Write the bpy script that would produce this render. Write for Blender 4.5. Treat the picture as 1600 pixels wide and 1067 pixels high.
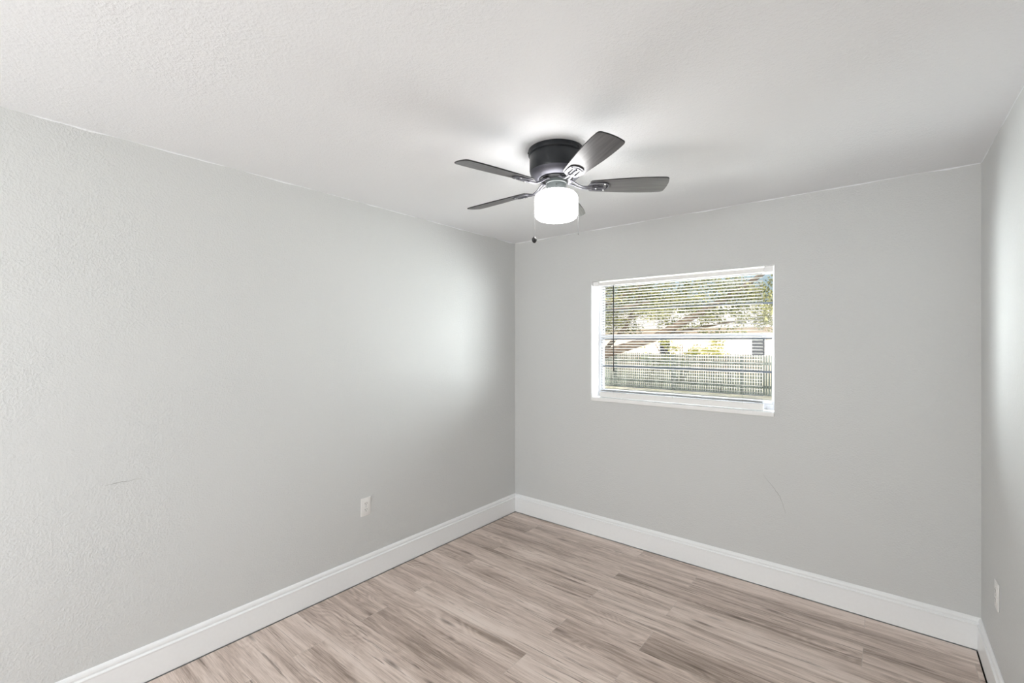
import bpy, bmesh, math, random
from mathutils import Vector, Matrix, noise

# ------------------------------------------------------------------ scene, camera, light
sc = bpy.context.scene
for o in list(bpy.data.objects):
    bpy.data.objects.remove(o)
C = sc.collection
R = math.radians
sc.view_settings.view_transform = 'Standard'
sc.view_settings.look = 'None'
sc.view_settings.gamma = 1
sc.view_settings.use_curve_mapping = False
sc.view_settings.exposure = 0.13
sc.cycles.use_denoising = True
sc.cycles.max_bounces = 14
sc.cycles.diffuse_bounces = 8
sc.cycles.transparent_max_bounces = 24
sc.cycles.sample_clamp_indirect = 6

CAM = Vector((2.607, -3.254, 1.545))
cd = bpy.data.cameras.new('camera')
cam = bpy.data.objects.new('camera', cd)
C.objects.link(cam)
cam.location = CAM
cam.rotation_euler = (R(90), 0, R(39.07))
cd.sensor_width = 36
cd.lens = 36 * 713.5 / 1600
cd.clip_start = 0.02
cd.clip_end = 300
sc.camera = cam

world = bpy.data.worlds.new('world')
sc.world = world
world.use_nodes = True
wn = world.node_tree
bgn = wn.nodes['Background']
sky = wn.nodes.new('ShaderNodeTexSky')
sky.sky_type = 'NISHITA'
sky.sun_disc = False
sky.sun_elevation = R(50)
sky.sun_rotation = R(200)
sky.air_density = 1.0
sky.dust_density = 6.0
wn.links.new(sky.outputs[0], bgn.inputs[0])
bgn.inputs[1].default_value = 0.26

sl = bpy.data.lights.new('sun', 'SUN')
sun = bpy.data.objects.new('sun', sl)
C.objects.link(sun)
sl.energy = 3.3
sl.angle = R(0.6)
sl.color = (1.0, 0.95, 0.86)
sun.rotation_euler = (R(42), 0, R(18))      # shines from behind the house on to the garden

def area_light(name, loc, rot, sx, sy, energy, color=(1, 1, 1)):
    l = bpy.data.lights.new(name, 'AREA')
    l.shape = 'RECTANGLE'
    l.size = sx
    l.size_y = sy
    l.energy = energy
    l.color = color
    o = bpy.data.objects.new(name, l)
    C.objects.link(o)
    o.location = loc
    o.rotation_euler = rot
    return o

# added fill lamp at a made-up window in the wall behind the camera
area_light('rear_fill_lamp', (1.35, -5.14, 1.55), (R(76), 0, 0), 1.7, 0.95, 51, (0.955, 0.975, 1.0))
# second added fill lamp, at a made-up window in the right wall
area_light('right_fill_lamp', (2.93, -3.85, 1.5), (0, R(72), 0), 1.05, 0.8, 5, (0.955, 0.975, 1.0))
# unseen lamps added outside the garden window, below and beside its view
area_light('ground_fill_lamp', (1.45, 2.0, -0.2), (R(180), 0, 0), 3.6, 3.0, 320, (1.0, 0.985, 0.95))
def aim(src, dst):
    return (Vector(dst) - Vector(src)).to_track_quat('-Z', 'Y').to_euler()
area_light('east_fill_lamp', (3.5, 1.25, 1.95), aim((3.5, 1.25, 1.95), (1.43, 0.0, 1.6)), 1.7, 2.2, 450, (0.95, 0.975, 1.0))  # unseen lamp added to brighten the left wall through the window
area_light('west_fill_lamp', (-0.9, 0.95, 1.60), aim((-0.9, 0.95, 1.60), (1.43, 0.0, 1.5)), 1.3, 2.6, 800, (0.95, 0.975, 1.0))  # unseen lamp added to brighten the right wall through the window
GLOBE_STRENGTH = 15.5

# ------------------------------------------------------------------ helpers
def tag(o, label=None, cat=None, group=None, kind=None):
    if label: o['label'] = label
    if cat: o['category'] = cat
    if group: o['group'] = group
    if kind: o['kind'] = kind
    return o

def empty(name, loc, rot=(0, 0, 0)):
    o = bpy.data.objects.new(name, None)
    o.empty_display_size = 0.1
    C.objects.link(o)
    o.location = loc
    o.rotation_euler = rot
    return o

def obj(name, bm, mats, parent=None, smooth=False, loc=None):
    me = bpy.data.meshes.new(name)
    bm.normal_update()
    bm.to_mesh(me)
    bm.free()
    if not isinstance(mats, (list, tuple)):
        mats = [mats]
    for m in mats:
        me.materials.append(m)
    if smooth:
        for p in me.polygons:
            p.use_smooth = True
    o = bpy.data.objects.new(name, me)
    C.objects.link(o)
    if loc: o.location = loc
    if parent: o.parent = parent
    return o

def box(bm, x0, x1, y0, y1, z0, z1, mi=0):
    v = [bm.verts.new(p) for p in ((x0, y0, z0), (x1, y0, z0), (x1, y1, z0), (x0, y1, z0),
                                   (x0, y0, z1), (x1, y0, z1), (x1, y1, z1), (x0, y1, z1))]
    for f in ((0, 3, 2, 1), (4, 5, 6, 7), (0, 1, 5, 4), (1, 2, 6, 5), (2, 3, 7, 6), (3, 0, 4, 7)):
        fc = bm.faces.new([v[i] for i in f])
        fc.material_index = mi
    return v

def bevel(bm, w, seg=2):
    bmesh.ops.bevel(bm, geom=list(bm.edges), offset=w, segments=seg, profile=0.5, affect='EDGES')

def lathe(bm, prof, n=48, cx=0, cy=0, cap0=True, cap1=True):
    rings = []
    for r, z in prof:
        if r < 1e-6:
            rings.append([bm.verts.new((cx, cy, z))])
        else:
            rings.append([bm.verts.new((cx + r * math.cos(2 * math.pi * i / n),
                                        cy + r * math.sin(2 * math.pi * i / n), z)) for i in range(n)])
    for a, b in zip(rings[:-1], rings[1:]):
        for i in range(n):
            j = (i + 1) % n
            if len(a) == 1 and len(b) == 1: continue
            if len(a) == 1: bm.faces.new((a[0], b[j], b[i]))
            elif len(b) == 1: bm.faces.new((a[i], a[j], b[0]))
            else: bm.faces.new((a[i], a[j], b[j], b[i]))
    if cap0 and len(rings[0]) > 1: bm.faces.new(list(reversed(rings[0])))
    if cap1 and len(rings[-1]) > 1: bm.faces.new(rings[-1])
    bmesh.ops.recalc_face_normals(bm, faces=list(bm.faces))

def tube(bm, pts, rad, n=8, cap=True):
    pts = [Vector(p) for p in pts]
    rads = rad if isinstance(rad, (list, tuple)) else [rad] * len(pts)
    rings = []
    up = None
    for i, p in enumerate(pts):
        d = (pts[min(i + 1, len(pts) - 1)] - pts[max(i - 1, 0)]).normalized()
        if up is None:
            up = Vector((0, 0, 1)) if abs(d.z) < 0.9 else Vector((1, 0, 0))
        s = d.cross(up).normalized()
        up = s.cross(d).normalized()
        rings.append([bm.verts.new(p + (s * math.cos(2 * math.pi * k / n) + up * math.sin(2 * math.pi * k / n)) * rads[i])
                      for k in range(n)])
    for a, b in zip(rings[:-1], rings[1:]):
        for k in range(n):
            bm.faces.new((a[k], a[(k + 1) % n], b[(k + 1) % n], b[k]))
    if cap:
        bm.faces.new(list(reversed(rings[0])))
        bm.faces.new(rings[-1])

def auto_smooth(o, ang=35):
    me = o.data
    for p in me.polygons: p.use_smooth = True
    bm = bmesh.new(); bm.from_mesh(me)
    for e in bm.edges:
        if len(e.link_faces) == 2 and e.calc_face_angle(0) > R(ang):
            e.smooth = False
    bm.to_mesh(me); bm.free()
    return o

# ------------------------------------------------------------------ materials
class NT:
    def __init__(s, name):
        s.m = bpy.data.materials.new(name)
        s.m.use_nodes = True
        s.t = s.m.node_tree
        s.p = s.t.nodes['Principled BSDF']
        s.out = s.t.nodes['Material Output']
    def n(s, t, **kw):
        nd = s.t.nodes.new(t)
        for k, v in kw.items():
            if k.startswith('i_'):
                nd.inputs[k[2:].replace('_', ' ')].default_value = v
            else:
                setattr(nd, k, v)
        return nd
    def l(s, a, b): s.t.links.new(a, b)
    def math(s, op, a, b=None, c=None, clamp=False):
        nd = s.t.nodes.new('ShaderNodeMath'); nd.operation = op; nd.use_clamp = clamp
        for i, v in enumerate((a, b, c)):
            if v is None: continue
            if isinstance(v, (int, float)): nd.inputs[i].default_value = v
            else: s.l(v, nd.inputs[i])
        return nd.outputs[0]
    def ramp(s, fac, stops, interp='LINEAR'):
        nd = s.t.nodes.new('ShaderNodeValToRGB')
        nd.color_ramp.interpolation = interp
        e = nd.color_ramp.elements
        e[0].position, e[0].color = stops[0][0], (*stops[0][1], 1)
        e[1].position, e[1].color = stops[1][0], (*stops[1][1], 1)
        for p, c in stops[2:]:
            x = e.new(p); x.color = (*c, 1)
        s.l(fac, nd.inputs[0])
        return nd.outputs[0]
    def mix(s, fac, a, b, mode='MIX'):
        nd = s.t.nodes.new('ShaderNodeMix'); nd.data_type = 'RGBA'; nd.blend_type = mode
        for sock, v in ((nd.inputs[0], fac), (nd.inputs[6], a), (nd.inputs[7], b)):
            if isinstance(v, (int, float)): sock.default_value = v
            elif isinstance(v, tuple): sock.default_value = (*v, 1)
            else: s.l(v, sock)
        return nd.outputs[2]

def simple(name, col, rough=0.5, metal=0.0, bump=0.0, bscale=60, spec=0.5, vary=0.04):
    t = NT(name)
    tc = t.n('ShaderNodeTexCoord')
    nz = t.n('ShaderNodeTexNoise'); nz.inputs['Scale'].default_value = bscale
    nz.inputs['Detail'].default_value = 3
    t.l(tc.outputs['Object'], nz.inputs['Vector'])
    c = t.ramp(nz.outputs['Fac'], [(0.3, tuple(x * (1 - vary) for x in col)), (0.7, tuple(min(1, x * (1 + vary)) for x in col))])
    t.l(c, t.p.inputs['Base Color'])
    t.p.inputs['Roughness'].default_value = rough
    t.p.inputs['Metallic'].default_value = metal
    t.p.inputs['Specular IOR Level'].default_value = spec
    if bump:
        b = t.n('ShaderNodeBump'); b.inputs['Strength'].default_value = 1; b.inputs['Distance'].default_value = bump
        t.l(nz.outputs['Fac'], b.inputs['Height']); t.l(b.outputs[0], t.p.inputs['Normal'])
    return t.m

def plaster(name, col, rough, dist, line=None, strength=0.5, big=1.0):
    """orange-peel plaster under rolled paint; the ceiling paint laps unevenly on to the wall top"""
    t = NT(name)
    g = t.n('ShaderNodeNewGeometry')
    n1 = t.n('ShaderNodeTexNoise'); n1.inputs['Scale'].default_value = 115; n1.inputs['Detail'].default_value = 3; n1.inputs['Roughness'].default_value = 0.55
    n2 = t.n('ShaderNodeTexNoise'); n2.inputs['Scale'].default_value = 32; n2.inputs['Detail'].default_value = 4
    n3 = t.n('ShaderNodeTexNoise'); n3.inputs['Scale'].default_value = 2.3; n3.inputs['Detail'].default_value = 2
    vo = t.n('ShaderNodeTexVoronoi'); vo.inputs['Scale'].default_value = 9
    for q in (n1, n2, n3, vo): t.l(g.outputs['Position'], q.inputs['Vector'])
    a = t.math('MULTIPLY', t.ramp(n1.outputs['Fac'], [(0.42, (0, 0, 0)), (0.66, (1, 1, 1))]), 0.6)
    b = t.math('MULTIPLY', n2.outputs['Fac'], 1.3 * big)
    blob = t.ramp(vo.outputs['Distance'], [(0.02, (1, 1, 1)), (0.10, (0, 0, 0))])
    patch = t.ramp(n3.outputs['Fac'], [(0.35, (0.35, 0.35, 0.35)), (0.7, (1, 1, 1))])
    h = t.math('ADD', t.math('MULTIPLY', t.math('ADD', a, b), patch), t.math('MULTIPLY', blob, 0.5))
    bp = t.n('ShaderNodeBump'); bp.inputs['Strength'].default_value = strength; bp.inputs['Distance'].default_value = dist
    t.l(h, bp.inputs['Height']); t.l(bp.outputs[0], t.p.inputs['Normal'])
    c = t.mix(n3.outputs['Fac'], tuple(x * 0.985 for x in col), tuple(min(1, x * 1.015) for x in col))
    if line:
        sp = t.n('ShaderNodeSeparateXYZ'); t.l(g.outputs['Position'], sp.inputs[0])
        n4 = t.n('ShaderNodeTexNoise'); n4.inputs['Scale'].default_value = 5; n4.inputs['Detail'].default_value = 5
        t.l(g.outputs['Position'], n4.inputs['Vector'])
        edge = t.math('SUBTRACT', line[0], t.math('MULTIPLY', t.math('SUBTRACT', n4.outputs['Fac'], 0.5), 0.03))
        m = t.math('GREATER_THAN', sp.outputs[2], edge)
        c = t.mix(m, c, line[1])
    t.l(c, t.p.inputs['Base Color'])
    t.p.inputs['Roughness'].default_value = rough
    t.p.inputs['Specular IOR Level'].default_value = 0.35
    return t.m

CEIL_COL = (0.84, 0.853, 0.872)
M = {}
M['wall'] = plaster('grey wall paint', (0.632, 0.641, 0.635), 0.5, 0.0040, (2.436, CEIL_COL))
M['ceiling'] = plaster('white ceiling paint', CEIL_COL, 0.7, 0.0034)
M['trim'] = simple('white semi gloss trim', (0.872, 0.886, 0.892), 0.32, vary=0.01)
M['reveal'] = simple('white window reveal paint', (0.86, 0.86, 0.86), 0.45, bump=0.0006, vary=0.01)
M['sill'] = simple('white sill', (0.88, 0.88, 0.87), 0.25, vary=0.02, bscale=12)
M['alu'] = simple('white window frame', (0.60, 0.61, 0.66), 0.35, vary=0.01)
M['shade_dark'] = simple('shaded window muntin', (0.10, 0.12, 0.15), 0.4)  # shade on muntins and under the meeting rail put into the colour
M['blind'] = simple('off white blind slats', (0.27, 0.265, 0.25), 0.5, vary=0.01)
M['blind_rail'] = simple('blind rail', (0.86, 0.85, 0.83), 0.35, vary=0.01)
M['wand'] = simple('dark tilt wand', (0.015, 0.015, 0.017), 0.3)
M['plate'] = simple('white plastic', (0.82, 0.81, 0.79), 0.3, vary=0.01)
M['slot'] = simple('dark slot', (0.02, 0.02, 0.02), 0.6)
M['screw'] = simple('steel screw', (0.55, 0.55, 0.55), 0.3, metal=1)
M['crack'] = simple('hairline crack', (0.22, 0.22, 0.20), 0.8)
M['motor'] = simple('satin black motor housing', (0.016, 0.018, 0.021), 0.33, bump=0.0003, bscale=30, vary=0.15, spec=0.35)
M['bezel'] = simple('brushed pewter ring', (0.11, 0.11, 0.13), 0.55, metal=0.6)
M['switch'] = simple('grey switch housing', (0.075, 0.085, 0.085), 0.4, metal=0.2)
M['black'] = simple('black hub', (0.01, 0.01, 0.011), 0.4)
M['iron'] = simple('pewter blade bracket', (0.13, 0.13, 0.145), 0.42, metal=0.7)
M['chain'] = simple('pull chain', (0.16, 0.16, 0.16), 0.45, metal=0.5)
M['knob'] = simple('dark wooden knob', (0.012, 0.012, 0.012), 0.35)

def blade_mat():
    t = NT('grey wood grain blade')
    tc = t.n('ShaderNodeTexCoord')
    mp = t.n('ShaderNodeMapping'); mp.inputs['Scale'].default_value = (5, 95, 20)
    t.l(tc.outputs['Object'], mp.inputs[0])
    nz = t.n('ShaderNodeTexNoise'); nz.inputs['Scale'].default_value = 1; nz.inputs['Detail'].default_value = 5
    nz.inputs['Distortion'].default_value = 0.6
    t.l(mp.outputs[0], nz.inputs['Vector'])
    c = t.ramp(nz.outputs['Fac'], [(0.3, (0.060, 0.058, 0.060)), (0.7, (0.125, 0.120, 0.122))])
    t.l(c, t.p.inputs['Base Color'])
    t.p.inputs['Roughness'].default_value = 0.30
    t.p.inputs['Specular IOR Level'].default_value = 0.6
    b = t.n('ShaderNodeBump'); b.inputs['Distance'].default_value = 0.0002; b.inputs['Strength'].default_value = 0.5
    t.l(nz.outputs['Fac'], b.inputs['Height']); t.l(b.outputs[0], t.p.inputs['Normal'])
    return t.m
M['blade'] = blade_mat()
M['blade_edge'] = simple('dark blade edge', (0.02, 0.02, 0.022), 0.4)

def globe_mat():
    t = NT('lit opal glass')
    e = t.n('ShaderNodeEmission')
    e.inputs[0].default_value = (1.0, 0.99, 0.975, 1)
    e.inputs[1].default_value = GLOBE_STRENGTH
    t.l(e.outputs[0], t.out.inputs[0])
    return t.m
M['globe'] = globe_mat()

def glass_mat():
    t = NT('window glass')
    tr = t.n('ShaderNodeBsdfTransparent'); tr.inputs[0].default_value = (0.95, 0.97, 0.96, 1)
    gl = t.n('ShaderNodeBsdfGlossy'); gl.inputs['Roughness'].default_value = 0.14
    fr = t.n('ShaderNodeLayerWeight'); fr.inputs[0].default_value = 0.5
    mx = t.n('ShaderNodeMixShader')
    t.l(t.math('MULTIPLY_ADD', t.math('POWER', fr.outputs['Facing'], 5.0), 0.8, 0.02, clamp=True), mx.inputs[0]); t.l(tr.outputs[0], mx.inputs[1]); t.l(gl.outputs[0], mx.inputs[2])
    t.l(mx.outputs[0], t.out.inputs[0])
    return t.m
M['glass'] = glass_mat()

def floor_mat():
    t = NT('grey oak vinyl planks')
    uv = t.n('ShaderNodeUVMap'); uv.uv_map = 'plank'
    at = t.n('ShaderNodeAttribute'); at.attribute_name = 'rnd'
    sp = t.n('ShaderNodeSeparateXYZ'); t.l(uv.outputs[0], sp.inputs[0])
    sr = t.n('ShaderNodeSeparateXYZ'); t.l(at.outputs['Vector'], sr.inputs[0])
    def coords(sx, sy, k):
        cb = t.n('ShaderNodeCombineXYZ')
        t.l(t.math('ADD', t.math('MULTIPLY', sp.outputs[0], sx), t.math('MULTIPLY', sr.outputs[0], 37.0 * k)), cb.inputs[0])
        t.l(t.math('MULTIPLY', sp.outputs[1], sy), cb.inputs[1])
        t.l(t.math('MULTIPLY', sr.outputs[1], 53.0 * k), cb.inputs[2])
        return cb.outputs[0]
    def nz(vec, detail=4, rough=0.55, dist=0.0):
        q = t.n('ShaderNodeTexNoise'); q.inputs['Scale'].default_value = 1
        q.inputs['Detail'].default_value = detail; q.inputs['Roughness'].default_value = rough
        q.inputs['Distortion'].default_value = dist
        t.l(vec, q.inputs['Vector']); return q.outputs['Fac']
    broad = nz(coords(1.0, 12, 1.0), 3, 0.5, 0.7)
    mid = nz(coords(3.0, 46, 1.7), 6, 0.68, 0.9)
    fine = nz(coords(9, 240, 2.3), 4, 0.65, 0.3)
    streak = nz(coords(1.9, 62, 3.1), 5, 0.6, 1.3)
    # cathedral figure
    wv = t.n('ShaderNodeTexNoise'); wv.inputs['Scale'].default_value = 1; wv.inputs['Detail'].default_value = 1
    t.l(coords(2.2, 7, 4.0), wv.inputs['Vector'])
    rings = t.math('SINE', t.math('MULTIPLY', wv.outputs['Fac'], 95.0))
    ringmask = t.ramp(nz(coords(1.6, 6, 5.0), 1), [(0.50, (0, 0, 0)), (0.62, (1, 1, 1))])
    v = t.math('ADD', t.math('MULTIPLY_ADD', broad, 0.62, -0.06), t.math('MULTIPLY', mid, 0.50))
    v = t.math('ADD', v, t.math('MULTIPLY', t.math('SUBTRACT', fine, 0.5), 0.34))
    v = t.math('ADD', v, t.math('MULTIPLY', t.math('MULTIPLY', rings, ringmask), 0.034))
    v = t.math('ADD', v, t.math('MULTIPLY', t.math('SUBTRACT', sr.outputs[2], 0.5), 0.11))
    col = t.ramp(v, [(0.30, (0.28, 0.220, 0.180)), (0.41, (0.445, 0.355, 0.303)),
                     (0.50, (0.595, 0.490, 0.428)), (0.60, (0.725, 0.615, 0.548)), (0.74, (0.80, 0.705, 0.64))])
    dark = t.ramp(streak, [(0.585, (0, 0, 0)), (0.66, (1, 1, 1))])
    dark = t.math('MULTIPLY', dark, t.ramp(fine, [(0.35, (0.3, 0.3, 0.3)), (0.6, (1, 1, 1))]))
    col = t.mix(t.math('MULTIPLY', dark, 0.88), col, (0.135, 0.100, 0.080))
    # knots
    vo = t.n('ShaderNodeTexVoronoi'); vo.inputs['Scale'].default_value = 1
    t.l(coords(1.6, 9, 6.0), vo.inputs['Vector'])
    kn = t.ramp(vo.outputs['Distance'], [(0.03, (1, 1, 1)), (0.13, (0, 0, 0))])
    col = t.mix(t.math('MULTIPLY', kn, 0.75), col, (0.12, 0.085, 0.065))
    # joints between planks (v runs 0..w, stored in the second attribute)
    ed = t.n('ShaderNodeAttribute'); ed.attribute_name = 'edge'
    se = t.n('ShaderNodeSeparateXYZ'); t.l(ed.outputs['Vector'], se.inputs[0])
    du = t.math('MINIMUM', se.outputs[0], t.math('SUBTRACT', se.outputs[2], se.outputs[0]))
    dv = t.math('MINIMUM', se.outputs[1], t.math('SUBTRACT', 0.186, se.outputs[1]))
    d = t.math('MINIMUM', du, dv)
    jt = t.ramp(t.math('MULTIPLY', d, 100.0), [(0.05, (1, 1, 1)), (0.16, (0, 0, 0))])
    je = t.ramp(t.math('MULTIPLY', du, 100.0), [(0.08, (1, 1, 1)), (0.22, (0, 0, 0))])
    col = t.mix(t.math('MULTIPLY', jt, 0.30), col, (0.15, 0.115, 0.095))
    col = t.mix(t.math('MULTIPLY', je, 0.55), col, (0.62, 0.55, 0.49))
    t.l(col, t.p.inputs['Base Color'])
    rg = t.ramp(mid, [(0.3, (0.42,) * 3), (0.7, (0.34,) * 3)])
    t.l(rg, t.p.inputs['Roughness'])
    t.p.inputs['Specular IOR Level'].default_value = 0.45
    b = t.n('ShaderNodeBump'); b.inputs['Strength'].default_value = 0.5; b.inputs['Distance'].default_value = 0.0008
    t.l(t.math('SUBTRACT', t.math('MULTIPLY', fine, 0.5), jt), b.inputs['Height'])
    t.l(b.outputs[0], t.p.inputs['Normal'])
    return t.m
M['floor'] = floor_mat()

# ------------------------------------------------------------------ room shell
W, H = 2.99, 2.44           # width, ceiling height
YB = -5.2                   # rear wall behind the camera
WX0, WX1, WZ0, WZ1 = 0.788, 2.080, 1.072, 2.026      # window opening in the back wall
T = 0.20

def planks():
    rnd = random.Random(5)
    bm = bmesh.new()
    uvl = bm.loops.layers.uv.new('plank')
    ar = bm.verts.layers.float_vector.new('rnd')
    ae = bm.verts.layers.float_vector.new('edge')
    PW, PL = 0.186, 1.292
    row = 0
    y1 = 0.036
    while y1 > YB - 0.1:
        y0 = y1 - PW
        off = (1.238 if row % 2 == 0 else 0.366) - 3 * PL
        x = off
        while x < W:
            a, b = max(x, 0.0205), min(x + PL, W - 0.0205)
            if b > a:
                rv = (rnd.random(), rnd.random(), rnd.random())
                yy0, yy1 = max(y0, YB + 0.0205), min(y1, -0.0205)
                vs = []
                for (px, py) in ((a, yy0), (b, yy0), (b, yy1), (a, yy1)):
                    v = bm.verts.new((px, py, 0))
                    v[ar] = rv
                    v[ae] = (px - x, py - y0, PL)
                    vs.append(v)
                f = bm.faces.new(vs)
                for lp in f.loops:
                    lp[uvl].uv = (lp.vert.co.x - x, lp.vert.co.y - y0)
            x += PL
        y1 = y0
        row += 1
    o = obj('floor', bm, M['floor'])
    return tag(o, kind='structure')
planks()

bm = bmesh.new(); box(bm, -T, W + T, YB - T, T, -0.20, -0.012)
tag(obj('foundation_slab', bm, simple('dark underlay', (0.035, 0.03, 0.028), 0.9, bump=0.002)), kind='structure')
bm = bmesh.new(); box(bm, -T - 0.3, W + T + 0.3, YB - T - 2.4, T + 0.45, H, H + 0.15)  # rear overhang added to keep the sun out of the rear window
tag(obj('ceiling', bm, M['ceiling']), kind='structure')
bm = bmesh.new(); box(bm, -T, 0, YB - T, T, -0.2, H)
wall_left = tag(obj('wall_left', bm, M['wall']), kind='structure')

def wall_with_hole(name, y0, y1, hx0, hx1, hz0, hz1, m):
    """front and back faces in four pieces round the opening, plus the four reveal faces"""
    bm = bmesh.new()
    for (a, b, c, d) in ((0, hx0, -0.2, H), (hx1, W, -0.2, H), (hx0, hx1, -0.2, hz0), (hx0, hx1, hz1, H)):
        for y in (y0, y1):
            bm.faces.new([bm.verts.new(p) for p in ((a, y, c), (b, y, c), (b, y, d), (a, y, d))])
    hole = ((hx0, hz0), (hx1, hz0), (hx1, hz1), (hx0, hz1))
    for i in range(4):
        (a, c), (b, d) = hole[i], hole[(i + 1) % 4]
        f = bm.faces.new([bm.verts.new(p) for p in ((a, y0, c), (b, y0, d), (b, y1, d), (a, y1, c))])
        f.material_index = 1
    bmesh.ops.remove_doubles(bm, verts=list(bm.verts), dist=1e-5)
    bmesh.ops.recalc_face_normals(bm, faces=list(bm.faces))
    return tag(obj(name, bm, [m, M['reveal']]), kind='structure')
def side_wall_with_hole(name, x0, x1, hy0, hy1, hz0, hz1, m):
    bm = bmesh.new()
    A, B = YB - T, T
    for (a, b, c, d) in ((A, hy0, -0.2, H), (hy1, B, -0.2, H), (hy0, hy1, -0.2, hz0), (hy0, hy1, hz1, H)):
        for x in (x0, x1):
            bm.faces.new([bm.verts.new(p) for p in ((x, a, c), (x, b, c), (x, b, d), (x, a, d))])
    hole = ((hy0, hz0), (hy1, hz0), (hy1, hz1), (hy0, hz1))
    for i in range(4):
        (a, c), (b, d) = hole[i], hole[(i + 1) % 4]
        f = bm.faces.new([bm.verts.new(p) for p in ((x0, a, c), (x0, b, d), (x1, b, d), (x1, a, c))])
        f.material_index = 1
    bmesh.ops.remove_doubles(bm, verts=list(bm.verts), dist=1e-5)
    bmesh.ops.recalc_face_normals(bm, faces=list(bm.faces))
    return tag(obj(name, bm, [m, M['reveal']]), kind='structure')
wall_right = side_wall_with_hole('wall_right', W, W + T, -4.25, -3.45, 0.95, 2.05, M['wall'])
wall_back = wall_with_hole('wall_back', 0, T, WX0, WX1, WZ0, WZ1, M['wall'])
RX0, RX1, RZ0, RZ1 = 0.45, 2.25, 1.0, 2.1
wall_with_hole('wall_rear', YB - T, YB, RX0, RX1, RZ0, RZ1, M['wall'])

# baseboards: one moulded profile swept along each wall
PROF = [(0, 0.003), (0.0150, 0.003), (0.0150, 0.121), (0.0170, 0.1235), (0.0172, 0.1275), (0.0150, 0.1305), (0.0095, 0.1320),
        (0.0085, 0.1350), (0.0105, 0.1390), (0.0115, 0.1440), (0.0095, 0.1520), (0.0055, 0.1585), (0.0025, 0.161), (0, 0.161)]
def baseboard(name, a, b, nrm, m0, m1):
    """a, b: wall line ends; nrm: into the room; m0/m1: mitre (+1 shortens with thickness)"""
    a, b, nrm = Vector(a), Vector(b), Vector(nrm)
    d = (b - a).normalized()
    bm = bmesh.new()
    r0 = [bm.verts.new((*(a + nrm * t + d * t * m0), z)) for t, z in PROF]
    r1 = [bm.verts.new((*(b + nrm * t - d * t * m1), z)) for t, z in PROF]
    k = len(PROF)
    for i in range(k):
        bm.faces.new((r0[i], r1[i], r1[(i + 1) % k], r0[(i + 1) % k]))
    bm.faces.new(r0); bm.faces.new(list(reversed(r1)))
    bmesh.ops.recalc_face_normals(bm, faces=list(bm.faces))
    return tag(obj(name, bm, M['trim']), kind='structure')
baseboard('baseboard_left', (0, YB), (0, 0), (1, 0), 1, 1)
baseboard('baseboard_back', (0, 0), (W, 0), (0, -1), 1, 1)
baseboard('baseboard_right', (W, 0), (W, YB), (-1, 0), 1, 1)
baseboard('baseboard_rear', (W, YB), (0, YB), (0, 1), 1, 1)

# hairline cracks in the paint
def crack(name, pts, nrm, parent, w=0.0016):
    bm = bmesh.new()
    nrm = Vector(nrm)
    rnd = random.Random(len(pts))
    P = []
    for a, b in zip(pts[:-1], pts[1:]):
        a, b = Vector(a), Vector(b)
        for k in range(6):
            P.append(a.lerp(b, k / 6))
    P.append(Vector(pts[-1]))
    side = (P[-1] - P[0]).normalized().cross(nrm).normalized()
    prev = None
    for i, p in enumerate(P):
        t = i / (len(P) - 1)
        ww = w * (0.25 + 0.75 * math.sin(math.pi * min(1, max(0.03, t)))) * rnd.uniform(0.6, 1.2)
        q = p + side * rnd.uniform(-0.002, 0.002) + nrm * 0.0006
        cur = (bm.verts.new(q - side * ww / 2), bm.verts.new(q + side * ww / 2))
        if prev: bm.faces.new((prev[0], prev[1], cur[1], cur[0]))
        prev = cur
    o = obj(name, bm, M['crack'], parent)
    return o
crack('crack', [(2.016, 0, 0.702), (2.083, 0, 0.620), (2.109, 0, 0.585), (2.143, 0, 0.485)], (0, -1, 0), wall_back)
crack('crack', [(0, -2.83, 0.922), (0, -2.79, 0.925), (0, -2.70, 0.925)], (1, 0, 0), wall_left, 0.0014)

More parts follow.
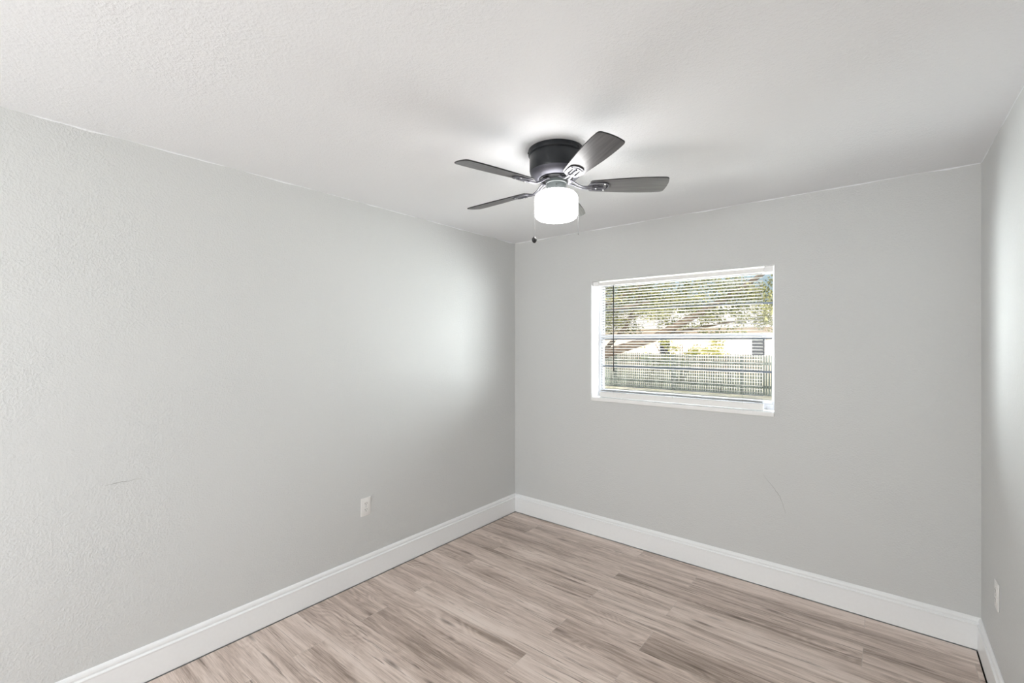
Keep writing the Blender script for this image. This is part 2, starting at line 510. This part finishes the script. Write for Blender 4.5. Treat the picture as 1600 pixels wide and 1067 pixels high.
# ------------------------------------------------------------------ window_1: single-hung window, reveal, sill
def window(n, x0, x1, z0, z1, yf, sgn, muntins=True):
    """frame set yf..yf+0.04*sgn into the wall"""
    root = tag(empty('window_%d' % n, ((x0 + x1) / 2, yf, z0)), kind='structure')
    ox, oz = (x0 + x1) / 2, z0
    def part(name, rects, y0, y1, m, par=root, bw=0.0015):
        bm = bmesh.new()
        ya, yb = sorted((y0 * sgn, y1 * sgn))
        for (a, b, c, d) in rects:
            box(bm, a - ox, b - ox, ya, yb, c - oz, d - oz)
        if bw: bevel(bm, bw, 1)
        return obj(name, bm, m, par)
    f = 0.024
    part('window_frame', [(x0, x0 + f, z0, z1), (x1 - f, x1, z0, z1), (x0 + f, x1 - f, z1 - f, z1), (x0 + f, x1 - f, z0, z0 + 0.034)], 0.0, 0.055, M['alu'])
    a, b = x0 + f, x1 - f
    zm = (z0 + z1) / 2 + 0.028
    # upper sash, fixed, set further out
    up = part('upper_sash', [(a, a + 0.008, zm, z1 - f), (b - 0.008, b, zm, z1 - f), (a + 0.008, b - 0.008, z1 - f - 0.010, z1 - f), (a + 0.008, b - 0.008, zm - 0.008, zm + 0.012)], 0.030, 0.050, M['alu'])
    lo = part('lower_sash', [(a, a + 0.010, z0 + 0.034, zm), (b - 0.010, b, z0 + 0.034, zm), (a + 0.010, b - 0.010, zm - 0.022, zm), (a + 0.010, b - 0.010, z0 + 0.034, z0 + 0.056)], 0.004, 0.026, M['alu'])
    if muntins:
        m = part('muntin', [(a + 0.008, b - 0.008, 1.794, 1.807)], 0.034, 0.046, M['shade_dark'], root)
        m = part('muntin', [(a + 0.010, b - 0.010, 1.3375, 1.3515)], 0.008, 0.022, M['shade_dark'], root)
        m = part('rail_shadow', [(a + 0.010, b - 0.010, zm - 0.030, zm - 0.0225)], 0.006, 0.022, M['shade_dark'], lo, 0.0005)  # dark strip standing in for the shadow under the meeting rail
    part('pane', [(a + 0.006, b - 0.006, zm, z1 - f - 0.006)], 0.0385, 0.0415, M['glass'], up, 0)
    part('pane', [(a + 0.008, b - 0.008, z0 + 0.05, zm - 0.01)], 0.0135, 0.0165, M['glass'], lo, 0)
    return root
win = window(1, WX0, WX1, WZ0 + 0.028, WZ1, 0.125, 1)
bm = bmesh.new(); box(bm, -0.6462, 0.6462, -0.133, 0.055, -0.028, 0.0)
bevel(bm, 0.004, 3)
obj('window_sill', bm, M['sill'], win)
window(2, RX0, RX1, RZ0, RZ1, YB - 0.10, -1, False)  # window invented behind the camera to hold the rear fill lamp
w3 = window(3, -0.40, 0.40, 0.95, 2.05, 0.0, -1, False)  # unseen window made up for the fill lamp on the right
w3.location = (W + 0.10, -3.85, 0.95)
w3.rotation_euler = (0, 0, R(90))

# ------------------------------------------------------------------ horizontal blind
def make_blind():
    root = empty('window_blind', (1.43, 0.04, 2.02))
    tag(root, 'white horizontal slat blind hanging open inside the window recess', 'window blind')
    ox, oy, oz = 1.43, 0.04, 2.02
    hx = 0.588
    bm = bmesh.new(); box(bm, -hx, hx, -0.013, 0.013, -0.030, -0.002); bevel(bm, 0.0015, 2)
    obj('headrail', bm, M['blind_rail'], root)
    for s in (-1, 1):
        bm = bmesh.new(); a, b = sorted((s * (hx + 0.001), s * (hx + 0.052)))
        box(bm, a, b, -0.016, 0.018, -0.034, 0.005); bevel(bm, 0.002, 2)
        obj('mounting_bracket', bm, M['reveal'], root)
    # slats: shallow crowned strips, tilted slightly (room edge low)
    bm = bmesh.new()
    rnd = random.Random(3)
    z = 1.979 - oz
    tilt = R(-12)
    zs = []
    while z > 1.172 - oz:
        zs.append((z, tilt)); z -= 0.0212
    for k in range(2):
        zs.append((1.158 - oz - 0.0065 * k, R(3)))
    n, hw, L = 4, 0.0125, 0.578
    segs = 10
    for (z, tl) in zs:
        w1, w2 = rnd.uniform(-0.0007, 0.0007), rnd.uniform(-0.0005, 0.0005)
        prev = None
        for i in range(segs + 1):
            x = -L + 2 * L * i / segs
            sag = 0.0012 * math.sin(i * 1.9 + z * 90) * 0.5 + w1 * (x / L) + w2
            cur = []
            for j in range(n + 1):
                u = -1 + 2 * j / n
                yy = u * hw
                cr = 0.0018 * (1 - u * u)
                cur.append(bm.verts.new((x, yy * math.cos(tl) - cr * math.sin(tl), z + sag + yy * math.sin(tl) + cr * math.cos(tl))))
            if prev:
                for j in range(n):
                    bm.faces.new((prev[j], cur[j], cur[j + 1], prev[j + 1]))
            prev = cur
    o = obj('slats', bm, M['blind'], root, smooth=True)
    md = o.modifiers.new('thickness', 'SOLIDIFY'); md.thickness = 0.0004
    bm = bmesh.new(); box(bm, -hx + 0.005, hx - 0.005, -0.014, 0.014, 1.104 - oz, 1.144 - oz); bevel(bm, 0.003, 2)
    obj('bottom_rail', bm, M['blind_rail'], root)
    for x in (-0.46, 0.0, 0.46):
        bm = bmesh.new()
        for y in (-0.0135, 0.0135):
            tube(bm, [(x, y, -0.03), (x, y, 1.131 - oz)], 0.0006, 5)
        obj('ladder_cord', bm, M['blind'], root)
    bm = bmesh.new()
    tube(bm, [(0.972 - ox, -0.0135, 1.990 - oz), (0.972 - ox, -0.0175, 1.985 - oz), (0.972 - ox, -0.020, 1.975 - oz)], 0.0025, 8)
    tube(bm, [(0.972 - ox, -0.020, 1.976 - oz), (0.972 - ox, -0.020, 1.325 - oz)], 0.0036, 6)
    tube(bm, [(0.972 - ox, -0.020, 1.332 - oz), (0.972 - ox, -0.020, 1.312 - oz)], 0.0048, 8)
    obj('tilt_wand', bm, M['wand'], root, smooth=True)
    return root
make_blind()

# ------------------------------------------------------------------ outlets
def outlet(loc, rz, label):
    root = empty('wall_outlet', loc, (0, 0, rz))      # local +X points into the room
    tag(root, label, 'electrical outlet')
    bm = bmesh.new(); box(bm, 0, 0.0055, -0.036, 0.036, -0.0585, 0.0585); bevel(bm, 0.002, 3)
    auto_smooth(obj('cover_plate', bm, M['plate'], root))
    for s in (-1, 1):
        bm = bmesh.new()
        pts = []
        for i in range(24):
            a = 2 * math.pi * i / 24
            pts.append((0.0172 * math.cos(a), max(-0.0135, min(0.0135, 0.0172 * math.sin(a)))))
        f0 = [bm.verts.new((0.004, p[0], s * 0.0195 + p[1])) for p in pts]
        f1 = [bm.verts.new((0.0075, p[0] * .96, s * 0.0195 + p[1] * .96)) for p in pts]
        for i in range(24):
            bm.faces.new((f0[i], f0[(i + 1) % 24], f1[(i + 1) % 24], f1[i]))
        bm.faces.new(f1)
        rc = obj('receptacle', bm, M['plate'], root)
        bm = bmesh.new()
        for y in (-0.0065, 0.0065):
            box(bm, 0.0070, 0.0078, y - 0.0011, y + 0.0011, s * 0.0195 - 0.0005, s * 0.0195 + 0.0075)
        box(bm, 0.0070, 0.0078, -0.0022, 0.0022, s * 0.0195 - 0.0095, s * 0.0195 - 0.005)
        obj('slot', bm, M['slot'], rc)
    bm = bmesh.new(); lathe(bm, [(0.0, -0.001), (0.0032, -0.001), (0.0032, 0.0008), (0, 0.0014)], 12)
    bmesh.ops.rotate(bm, verts=list(bm.verts), cent=(0, 0, 0), matrix=Matrix.Rotation(R(90), 3, 'Y'))
    bmesh.ops.translate(bm, verts=list(bm.verts), vec=(0.0055, 0, 0))
    obj('screw', bm, M['screw'], root)
    return root
outlet((0, -1.552, 0.474), 0, 'white duplex outlet low on the left wall above the baseboard')
outlet((W, -0.420, 0.455), math.pi, 'white duplex outlet low on the right wall near the back corner')

# ------------------------------------------------------------------ ceiling fan
FX, FY = 1.410, -1.448
YAW = R(39.07)
GX, GY = 0.0317, -0.0088        # slight lean of the rotor
def make_fan():
    root = empty('ceiling_fan', (FX, FY, H))
    tag(root, 'dark five-blade ceiling fan with lit white drum light on the ceiling', 'ceiling fan')
    D = -H
    def lt(name, prof, m, par=root, n=64):
        bm = bmesh.new(); lathe(bm, [(r, z + D) for r, z in prof], n)
        return auto_smooth(obj(name, bm, m, par), 28)
    lt('ceiling_canopy', [(0.0, 2.4395), (0.129, 2.4395), (0.1305, 2.434), (0.1295, 2.418), (0.1245, 2.413), (0.10, 2.413)], M['motor'])
    hs = lt('motor_housing', [(0.10, 2.416), (0.1225, 2.416), (0.1235, 2.41), (0.1235, 2.345), (0.1215, 2.338), (0.110, 2.336)], M['motor'])
    for k in range(2):
        a = YAW + R(185 + 130 * k)
        bm = bmesh.new(); lathe(bm, [(0, -0.001), (0.0045, -0.001), (0.0045, 0.003), (0, 0.004)], 12)
        bmesh.ops.rotate(bm, verts=list(bm.verts), cent=(0, 0, 0), matrix=Matrix.Rotation(R(90), 3, 'Y'))
        o = obj('canopy_screw', bm, M['black'], hs)
        o.location = (0.1295 * math.cos(a), 0.1295 * math.sin(a), 2.424 + D)
        o.rotation_euler = (0, 0, a)
    lt('bezel_ring', [(0.119, 2.338), (0.1215, 2.337), (0.117, 2.325), (0.103, 2.3125), (0.086, 2.307), (0.080, 2.3085), (0.078, 2.313)], M['bezel'])
    lt('rotor_hub', [(0.079, 2.315), (0.079, 2.308), (0.070, 2.306), (0.050, 2.305), (0.0, 2.305)], M['black'])
    sw = lt('switch_housing', [(0.0, 2.305), (0.049, 2.305), (0.050, 2.3035), (0.050, 2.2895), (0.0465, 2.287), (0.0460, 2.284), (0.0460, 2.256), (0.050, 2.253), (0.050, 2.249), (0, 2.249)], M['switch'])
    a = YAW - R(90 + 4)
    bm = bmesh.new(); lathe(bm, [(0, -0.001), (0.0028, -0.001), (0.0028, 0.0012), (0, 0.002)], 12)
    bmesh.ops.rotate(bm, verts=list(bm.verts), cent=(0, 0, 0), matrix=Matrix.Rotation(R(90), 3, 'Y'))
    o = obj('screw', bm, M['black'], sw)
    o.location = (0.046 * math.cos(a), 0.046 * math.sin(a), 2.272 + D); o.rotation_euler = (0, 0, a)
    for o in root.children:
        if o.name in ('ceiling_canopy', 'motor_housing', 'bezel_ring'):
            o.location = (0.006, -0.012, 0)
    # opal drum light
    g = lt('light_shade', [(0.0, 2.1190), (0.050, 2.1192), (0.075, 2.1205), (0.088, 2.1240), (0.0965, 2.1310), (0.1003, 2.140), (0.1012, 2.150),
                           (0.1012, 2.212), (0.1000, 2.224), (0.0960, 2.234), (0.088, 2.242), (0.074, 2.248), (0.052, 2.2515), (0.0, 2.2515)], M['globe'])
    for p in g.data.polygons: p.use_smooth = True
    tag(g, 'lit white opal glass drum shade')

    # blades
    def blade_outline():
        st = [(0.158, 0.034), (0.162, 0.0385), (0.175, 0.0420), (0.23, 0.0475), (0.29, 0.0530), (0.35, 0.0575), (0.41, 0.0600), (0.46, 0.0605), (0.495, 0.0590)]
        top = list(st)
        # rounded tip corners with a gently bowed end
        top += [(0.505, 0.0580), (0.5120, 0.0555), (0.5165, 0.0515), (0.5190, 0.0465), (0.5225, 0.030), (0.5250, 0.012)]
        pts = [(x, y) for x, y in top] + [(x, -y) for x, y in reversed(top)]
        return pts
    def make_blade():
        bm = bmesh.new()
        pts = blade_outline()
        th = 0.0028
        # lower face (towards floor), chamfered edge, upper face
        def ring(s, z):
            return [bm.verts.new((0.34 + (x - 0.34) * (1 - s / 0.19), y * (1 - s / 0.058), z)) for x, y in pts]
        r = [ring(0.0015, -th), ring(0, -th + 0.0012), ring(0, th - 0.0012), ring(0.0015, th)]
        f = bm.faces.new(r[0]); f.material_index = 0
        f = bm.faces.new(list(reversed(r[3]))); f.material_index = 0
        for a, b in zip(r[:-1], r[1:]):
            for i in range(len(pts)):
                j = (i + 1) % len(pts)
                q = bm.faces.new((a[i], a[j], b[j], b[i])); q.material_index = 1
        bmesh.ops.recalc_face_normals(bm, faces=list(bm.faces))
        return obj('blade', bm, [M['blade'], M['blade_edge']], root)
    def plate_mesh():
        """cast bracket plate with cut-outs, made as a filled 2D curve with inner holes"""
        cu = bpy.data.curves.new('bracket', 'CURVE')
        cu.dimensions = '2D'; cu.fill_mode = 'BOTH'; cu.extrude = 0.0016; cu.bevel_depth = 0.0010; cu.bevel_resolution = 1
        def spl(pts):
            s = cu.splines.new('POLY'); s.points.add(len(pts) - 1)
            for i, p in enumerate(pts): s.points[i].co = (p[0], p[1], 0, 1)
            s.use_cyclic_u = True
        out = [(0.150, -0.010), (0.156, -0.024), (0.166, -0.0315), (0.205, -0.0335), (0.226, -0.0315)]
        for i in range(-5, 6):
            a = R(14 * i); out.append((0.2230 + 0.0250 * math.cos(a), 0.0305 * math.sin(a)))
        out += [(0.226, 0.0315), (0.205, 0.0335), (0.166, 0.0315), (0.156, 0.024), (0.150, 0.010)]
        spl(out)
        # long side slots and bowed end slot
        for s in (-1, 1):
            spl([(0.170, s * 0.0120), (0.215, s * 0.0120), (0.218, s * 0.0140), (0.218, s * 0.0185), (0.215, s * 0.0205), (0.170, s * 0.0205), (0.167, s * 0.0185), (0.167, s * 0.0140)])
        arc = []
        for i in range(-4, 5):
            a = R(14 * i); arc.append((0.2180 + 0.0230 * math.cos(a), 0.0255 * math.sin(a)))
        for i in range(4, -5, -1):
            a = R(14 * i); arc.append((0.2180 + 0.0155 * math.cos(a), 0.0225 * math.sin(a)))
        spl(arc)
        tmp = bpy.data.objects.new('tmp', cu); C.objects.link(tmp)
        dg = bpy.context.evaluated_depsgraph_get()
        me = bpy.data.meshes.new_from_object(tmp.evaluated_get(dg))
        bpy.data.objects.remove(tmp)
        return me
    def make_bracket(par):
        me = plate_mesh()
        bm = bmesh.new(); bm.from_mesh(me)
        bmesh.ops.translate(bm, verts=list(bm.verts), vec=(0, 0, -0.0056))
        # raised central rib and curved neck running in to the hub
        tube(bm, [(0.222, 0, -0.0085), (0.200, 0, -0.0095), (0.165, 0, -0.0095)], [0.0045, 0.0055, 0.006], 10)
        for s in (-1, 1):
            P = [(0.168, s * 0.0070, -0.0080), (0.148, s * 0.0075, -0.0095), (0.125, s * 0.0085, -0.0090), (0.102, s * 0.0105, 0.0010), (0.083, s * 0.0130, 0.0150), (0.066, s * 0.0150, 0.0240)]
            tube(bm, P, [0.0052, 0.0048, 0.0042, 0.0036, 0.0036, 0.0040], 10)
        box(bm, 0.057, 0.074, -0.019, 0.019, 0.0215, 0.0255)
        o = obj('blade_bracket', bm, M['iron'], par)
        return auto_smooth(o, 40)
    first = None
    for k in range(5):
        a = YAW - R(0.2) - k * 2 * math.pi / 5
        rr = Vector((math.cos(a), math.sin(a), 0)); tt = Vector((-math.sin(a), math.cos(a), 0))
        sr = GX * rr.x + GY * rr.y
        st = GX * tt.x + GY * tt.y - math.tan(0.2326)
        X = (rr + Vector((0, 0, sr))).normalized()
        Y = (tt + Vector((0, 0, st))); Y = (Y - X * Y.dot(X)).normalized()
        Z = X.cross(Y)
        mt = Matrix((X, Y, Z)).transposed().to_4x4()
        mt.translation = Vector((0, 0, 2.2764 - H))
        if first is None:
            first = make_blade()
            make_bracket(first)
            for (sx, sy) in ((0.187, 0.0), (0.226, 0.0235), (0.226, -0.0235)):
                bm = bmesh.new(); lathe(bm, [(0, -0.0035), (0.0030, -0.003), (0.0042, -0.0015), (0.0042, 0.001), (0, 0.001)], 14)
                s_ = obj('bracket_screw', bm, M['screw'], first, smooth=False)
                s_.location = (sx, sy, -0.0078 if sy else -0.0145)
            b = first
        else:
            b = first.copy(); C.objects.link(b); b.parent = root
            for ch in list(first.children):
                c = ch.copy(); C.objects.link(c); c.parent = b
        b.matrix_local = mt
    # pull chains
    rv = Vector((math.cos(YAW), math.sin(YAW), 0))
    for (s, zend, knob) in ((-1, 2.038, True), (1, 2.055, False)):
        p = [rv * s * 0.046 + Vector((0, 0, 2.272 + D)), rv * s * 0.058 + Vector((0, 0, 2.268 + D)),
             rv * s * 0.080 + Vector((0, 0, 2.254 + D)), rv * s * 0.098 + Vector((0, 0, 2.240 + D)), rv * s * 0.1035 + Vector((0, 0, 2.226 + D)),
             rv * s * 0.1035 + Vector((0, 0, 2.15 + D)), rv * s * 0.1035 + Vector((0, 0, zend + D))]
        bm = bmesh.new(); tube(bm, p, 0.0008, 6)
        # beads of the chain
        z = zend
        ch = obj('pull_chain', bm, M['chain'], root)
        bm = bmesh.new()
        if knob:
            lathe(bm, [(0, -0.0285), (0.0045, -0.0275), (0.0085, -0.0235), (0.0115, -0.017), (0.0120, -0.012), (0.0110, -0.007), (0.0075, -0.002), (0.003, 0.002), (0.0, 0.003)], 20)
            kb = obj('pull_knob', bm, M['knob'], ch, smooth=True)
        else:
            lathe(bm, [(0, -0.006), (0.0016, -0.005), (0.0019, -0.001), (0.0009, 0.001), (0, 0.001)], 12)
            kb = obj('chain_end', bm, M['chain'], ch, smooth=True)
        kb.location = p[-1]
        bm = bmesh.new(); lathe(bm, [(0, -0.0045), (0.0035, -0.0040), (0.0035, 0.006), (0, 0.006)], 12)
        bmesh.ops.rotate(bm, verts=list(bm.verts), cent=(0, 0, 0), matrix=Matrix.Rotation(R(90), 3, 'Y'))
        q = obj('chain_collar', bm, M['chain'], ch); q.location = rv * s * 0.0465 + Vector((0, 0, 2.272 + D)); q.rotation_euler = (0, 0, YAW)
    return root
make_fan()

# ------------------------------------------------------------------ garden outside
GZ = -0.25
def ground_mat():
    t = NT('dry pale lawn')
    g = t.n('ShaderNodeNewGeometry')
    n1 = t.n('ShaderNodeTexNoise'); n1.inputs['Scale'].default_value = 1.2; n1.inputs['Detail'].default_value = 6
    n2 = t.n('ShaderNodeTexNoise'); n2.inputs['Scale'].default_value = 22; n2.inputs['Detail'].default_value = 4
    for q in (n1, n2): t.l(g.outputs['Position'], q.inputs['Vector'])
    v = t.math('ADD', t.math('MULTIPLY', n1.outputs['Fac'], 0.6), t.math('MULTIPLY', n2.outputs['Fac'], 0.4))
    c = t.ramp(v, [(0.38, (0.48, 0.47, 0.34)), (0.5, (0.66, 0.63, 0.50)), (0.62, (0.78, 0.75, 0.64))])
    t.l(c, t.p.inputs['Base Color']); t.p.inputs['Roughness'].default_value = 0.95
    b = t.n('ShaderNodeBump'); b.inputs['Distance'].default_value = 0.03
    t.l(n2.outputs['Fac'], b.inputs['Height']); t.l(b.outputs[0], t.p.inputs['Normal'])
    return t.m
bm = bmesh.new()
vs = [bm.verts.new(p) for p in ((-60, -30, GZ), (60, -30, GZ), (60, 90, GZ), (-60, 90, GZ))]
bm.faces.new(vs)
tag(obj('lawn', bm, ground_mat()), kind='structure')

def wood_fence_mat():
    t = NT('weathered fence wood')
    tc = t.n('ShaderNodeTexCoord')
    mp = t.n('ShaderNodeMapping'); mp.inputs['Scale'].default_value = (9, 9, 1.2)
    t.l(tc.outputs['Object'], mp.inputs[0])
    nz = t.n('ShaderNodeTexNoise'); nz.inputs['Scale'].default_value = 1; nz.inputs['Detail'].default_value = 4
    t.l(mp.outputs[0], nz.inputs['Vector'])
    c = t.ramp(nz.outputs['Fac'], [(0.3, (0.09, 0.11, 0.105)), (0.7, (0.24, 0.28, 0.26))])
    t.l(c, t.p.inputs['Base Color']); t.p.inputs['Roughness'].default_value = 0.85
    return t.m
M['fence'] = wood_fence_mat()
def make_fence():
    root = empty('picket_fence', (-5, 13.6, GZ))
    tag(root, 'weathered grey picket fence across the far side of the garden', 'fence')
    rnd = random.Random(8)
    bm = bmesh.new()
    x = -13.0
    while x < 9:
        h = 1.34 + rnd.uniform(-0.015, 0.02)
        w = 0.056
        y0, y1 = -0.012, 0.010
        pts = [(x, 0.04), (x + w, 0.04), (x + w, h - 0.05), (x + w * 0.7, h), (x + w * 0.3, h), (x, h - 0.05)]
        f = [bm.verts.new((p[0], y0, p[1])) for p in pts]; b = [bm.verts.new((p[0], y1, p[1])) for p in pts]
        bm.faces.new(list(reversed(f))); bm.faces.new(b)
        for i in range(6): bm.faces.new((f[i], f[(i + 1) % 6], b[(i + 1) % 6], b[i]))
        x += w + 0.022
    bmesh.ops.recalc_face_normals(bm, faces=list(bm.faces))
    obj('pickets', bm, M['fence'], root)
    bm = bmesh.new()
    box(bm, -13, 9, 0.012, 0.05, 0.25, 0.34)
    obj('rail', bm, M['fence'], root)
    bm = bmesh.new(); box(bm, -13, 9, 0.012, 0.05, 1.02, 1.11)
    obj('rail', bm, M['fence'], root)
    for k in range(10):
        bm = bmesh.new(); xx = -12.6 + k * 2.35; box(bm, xx, xx + 0.1, 0.05, 0.15, 0, 1.28)
        obj('post', bm, M['fence'], root)
make_fence()

def leaf_mat(name, a, b):
    t = NT(name)
    at = t.n('ShaderNodeAttribute'); at.attribute_name = 'tint'
    c = t.ramp(at.outputs['Fac'], [(0.0, a), (1.0, b)])
    d = t.n('ShaderNodeBsdfDiffuse'); tr = t.n('ShaderNodeBsdfTranslucent'); mx = t.n('ShaderNodeMixShader')
    mx.inputs[0].default_value = 0.45
    t.l(c, d.inputs[0]); t.l(c, tr.inputs[0]); t.l(d.outputs[0], mx.inputs[1]); t.l(tr.outputs[0], mx.inputs[2])
    t.l(mx.outputs[0], t.out.inputs[0])
    return t.m
M['leaf'] = leaf_mat('oak leaves', (0.075, 0.09, 0.040), (0.62, 0.60, 0.30))
M['leaf2'] = leaf_mat('yellow shrub leaves', (0.25, 0.26, 0.05), (0.75, 0.70, 0.25))
M['leaf3'] = leaf_mat('dark leaves', (0.05, 0.08, 0.03), (0.22, 0.28, 0.09))
M['bark'] = simple('grey brown bark', (0.13, 0.095, 0.075), 0.9, bump=0.02, bscale=9, vary=0.4)

def foliage(name, clumps, per, size, m, parent, seed):
    rnd = random.Random(seed)
    bm = bmesh.new()
    tl = bm.verts.layers.float.new('tint')
    for (cx, cy, cz, r) in clumps:
        shade = rnd.uniform(0.0, 0.62)
        for k in range(int(per * r * r * 4)):
            d = Vector((rnd.gauss(0, 1), rnd.gauss(0, 1), rnd.gauss(0, 0.6)))
            d = d.normalized() * (r * rnd.random() ** 0.6)
            d.z *= 0.7
            c = Vector((cx, cy, cz)) + d
            s = size * rnd.uniform(0.6, 1.3)
            u = Vector((rnd.gauss(0, 1), rnd.gauss(0, 1), rnd.gauss(0, 1))).normalized()
            w = u.cross(Vector((rnd.gauss(0, 1), rnd.gauss(0, 1), rnd.gauss(0, 1)))).normalized()
            v = [bm.verts.new(c + u * s), bm.verts.new(c + w * s * 0.45), bm.verts.new(c - u * s), bm.verts.new(c - w * s * 0.45)]
            tn = min(1, max(0, shade + rnd.uniform(-0.3, 0.35)))
            for q in v: q[tl] = tn
            bm.faces.new(v)
    return obj(name, bm, m, parent)

def oak():
    root = empty('oak_tree', (-5.3, 8.4, GZ))
    tag(root, 'leafy oak tree with low leaning limb outside the window', 'tree')
    rnd = random.Random(11)
    bm = bmesh.new()
    tube(bm, [(-0.1, 0, -0.1), (0, 0, 0.4), (0.15, 0, 1.0), (0.1, 0, 2.2), (0.4, 0.1, 3.6), (0.5, 0.2, 5.2)], [0.42, 0.34, 0.30, 0.26, 0.20, 0.10], 14)
    obj('trunk', bm, M['bark'], root)
    limbs = [[(0.1, 0, 0.75), (1.0, -0.2, 1.05), (1.9, -0.4, 1.42), (3.4, -0.4, 1.88), (5.0, -0.5, 2.7), (6.4, -0.5, 3.6)],
             [(0.15, 0, 1.9), (1.2, -0.3, 2.5), (2.6, -0.5, 3.0), (4.2, -0.9, 3.6)],
             [(0.15, 0.1, 2.4), (0.9, 0.5, 3.2), (2.2, 0.9, 3.9), (4.0, 1.2, 4.5)],
             [(1.9, -0.4, 1.42), (2.5, -0.1, 2.2), (2.9, 0.1, 3.2)],
             [(3.4, -0.4, 1.88), (4.3, -0.2, 2.1), (5.3, 0.1, 2.3)],
             [(0.15, -0.1, 1.5), (1.1, -0.5, 2.1), (2.2, -0.9, 2.55), (3.6, -1.1, 2.75)],
             [(0.9, -0.4, 2.1), (1.6, -0.2, 2.7), (2.1, 0.1, 3.5)],
             [(0.15, 0.2, 1.7), (1.2, 0.6, 2.25), (2.3, 0.9, 2.5), (3.3, 1.2, 3.1)],
             [(0.1, 0, 2.0), (-1.2, 0.2, 2.8), (-2.4, 0.3, 3.4)]]
    rad = [[0.17, 0.15, 0.13, 0.10, 0.07, 0.03], [0.12, 0.09, 0.06, 0.02], [0.11, 0.08, 0.05, 0.02], [0.07, 0.05, 0.02], [0.05, 0.035, 0.015], [0.09, 0.07, 0.05, 0.02], [0.05, 0.035, 0.015], [0.08, 0.06, 0.045, 0.02], [0.10, 0.07, 0.03]]
    for P, r in zip(limbs, rad):
        bm = bmesh.new(); tube(bm, P, r, 10)
        obj('limb', bm, M['bark'], root, smooth=True)
    cl = []
    for k in range(620):
        x = rnd.uniform(-1.5, 7.8)
        z = 2.25 + rnd.random() * 3.0
        if x < 2.2: z -= 0.35 * rnd.random()
        y = rnd.uniform(-1.8, 2.6)
        cl.append((x, y, z, rnd.uniform(0.22, 0.50)))
    for k in range(40):
        x = rnd.uniform(1.0, 7.0)
        cl.append((x, rnd.uniform(-1.5, 2), rnd.uniform(1.95, 2.4), rnd.uniform(0.12, 0.26)))
    foliage('foliage', cl, 230, 0.038, M['leaf'], root, 4)
oak()

def shrub(name, label, x, y, w, h, m, seed, n=26):
    root = empty(name, (x, y, GZ)); tag(root, label, 'shrub')
    rnd = random.Random(seed)
    bm = bmesh.new()
    for k in range(7):
        a = rnd.uniform(0, 6.28); tx, ty = math.cos(a) * w * 0.35, math.sin(a) * w * 0.3
        tube(bm, [(tx * 0.1, ty * 0.1, 0), (tx * 0.6, ty * 0.6, h * 0.45), (tx, ty, h * 0.85)], [0.03, 0.02, 0.008], 6)
    obj('stems', bm, M['bark'], root)
    cl = [(rnd.uniform(-w / 2, w / 2), rnd.uniform(-w / 3, w / 3), rnd.uniform(0.35, 1.05) * h * 0.95, rnd.uniform(0.22, 0.4)) for k in range(n)]
    foliage('foliage', cl, 150, 0.07, m, root, seed)
shrub('shrub', 'yellow-green shrub behind the fence before the pale house', -4.3, 17.0, 3.4, 1.95, M['leaf2'], 21)
shrub('shrub', 'dark green shrub behind the fence beside the oak', -9.8, 16.2, 3.0, 2.2, M['leaf3'], 22)

def house():
    root = empty('neighbour_house', (-6.5, 24, GZ))
    tag(root, 'pale stucco house with low roof beyond the fence', 'house')
    m_w = simple('pale pink stucco', (0.66, 0.55, 0.49), 0.9, bump=0.01, bscale=8)
    m_r = simple('light shingle roof', (0.45, 0.43, 0.42), 0.9, bump=0.01, bscale=14, vary=0.2)
    bm = bmesh.new(); box(bm, -7, 9, 0, 7, 0, 2.6)
    obj('wall', bm, m_w, root)
    bm = bmesh.new()
    v = [bm.verts.new(p) for p in ((-7.6, -0.6, 2.55), (9.6, -0.6, 2.55), (9.6, 7.6, 2.55), (-7.6, 7.6, 2.55), (-4.5, 3.5, 4.1), (6.5, 3.5, 4.1))]
    for f in ((0, 1, 5, 4), (1, 2, 5), (2, 3, 4, 5), (3, 0, 4), (3, 2, 1, 0)): bm.faces.new([v[i] for i in f])
    obj('roof', bm, m_r, root)
    for x in (3.65, -1.4):
        bm = bmesh.new(); box(bm, x - 0.06, x + 0.66, -0.04, 0.02, 1.0, 2.15)
        wf = obj('window', bm, M['alu'], root)
        bm = bmesh.new(); box(bm, x, x + 0.6, -0.05, 0.0, 1.06, 2.09)
        obj('pane', bm, simple('dark house window', (0.02, 0.022, 0.03), 0.1), wf)
house()
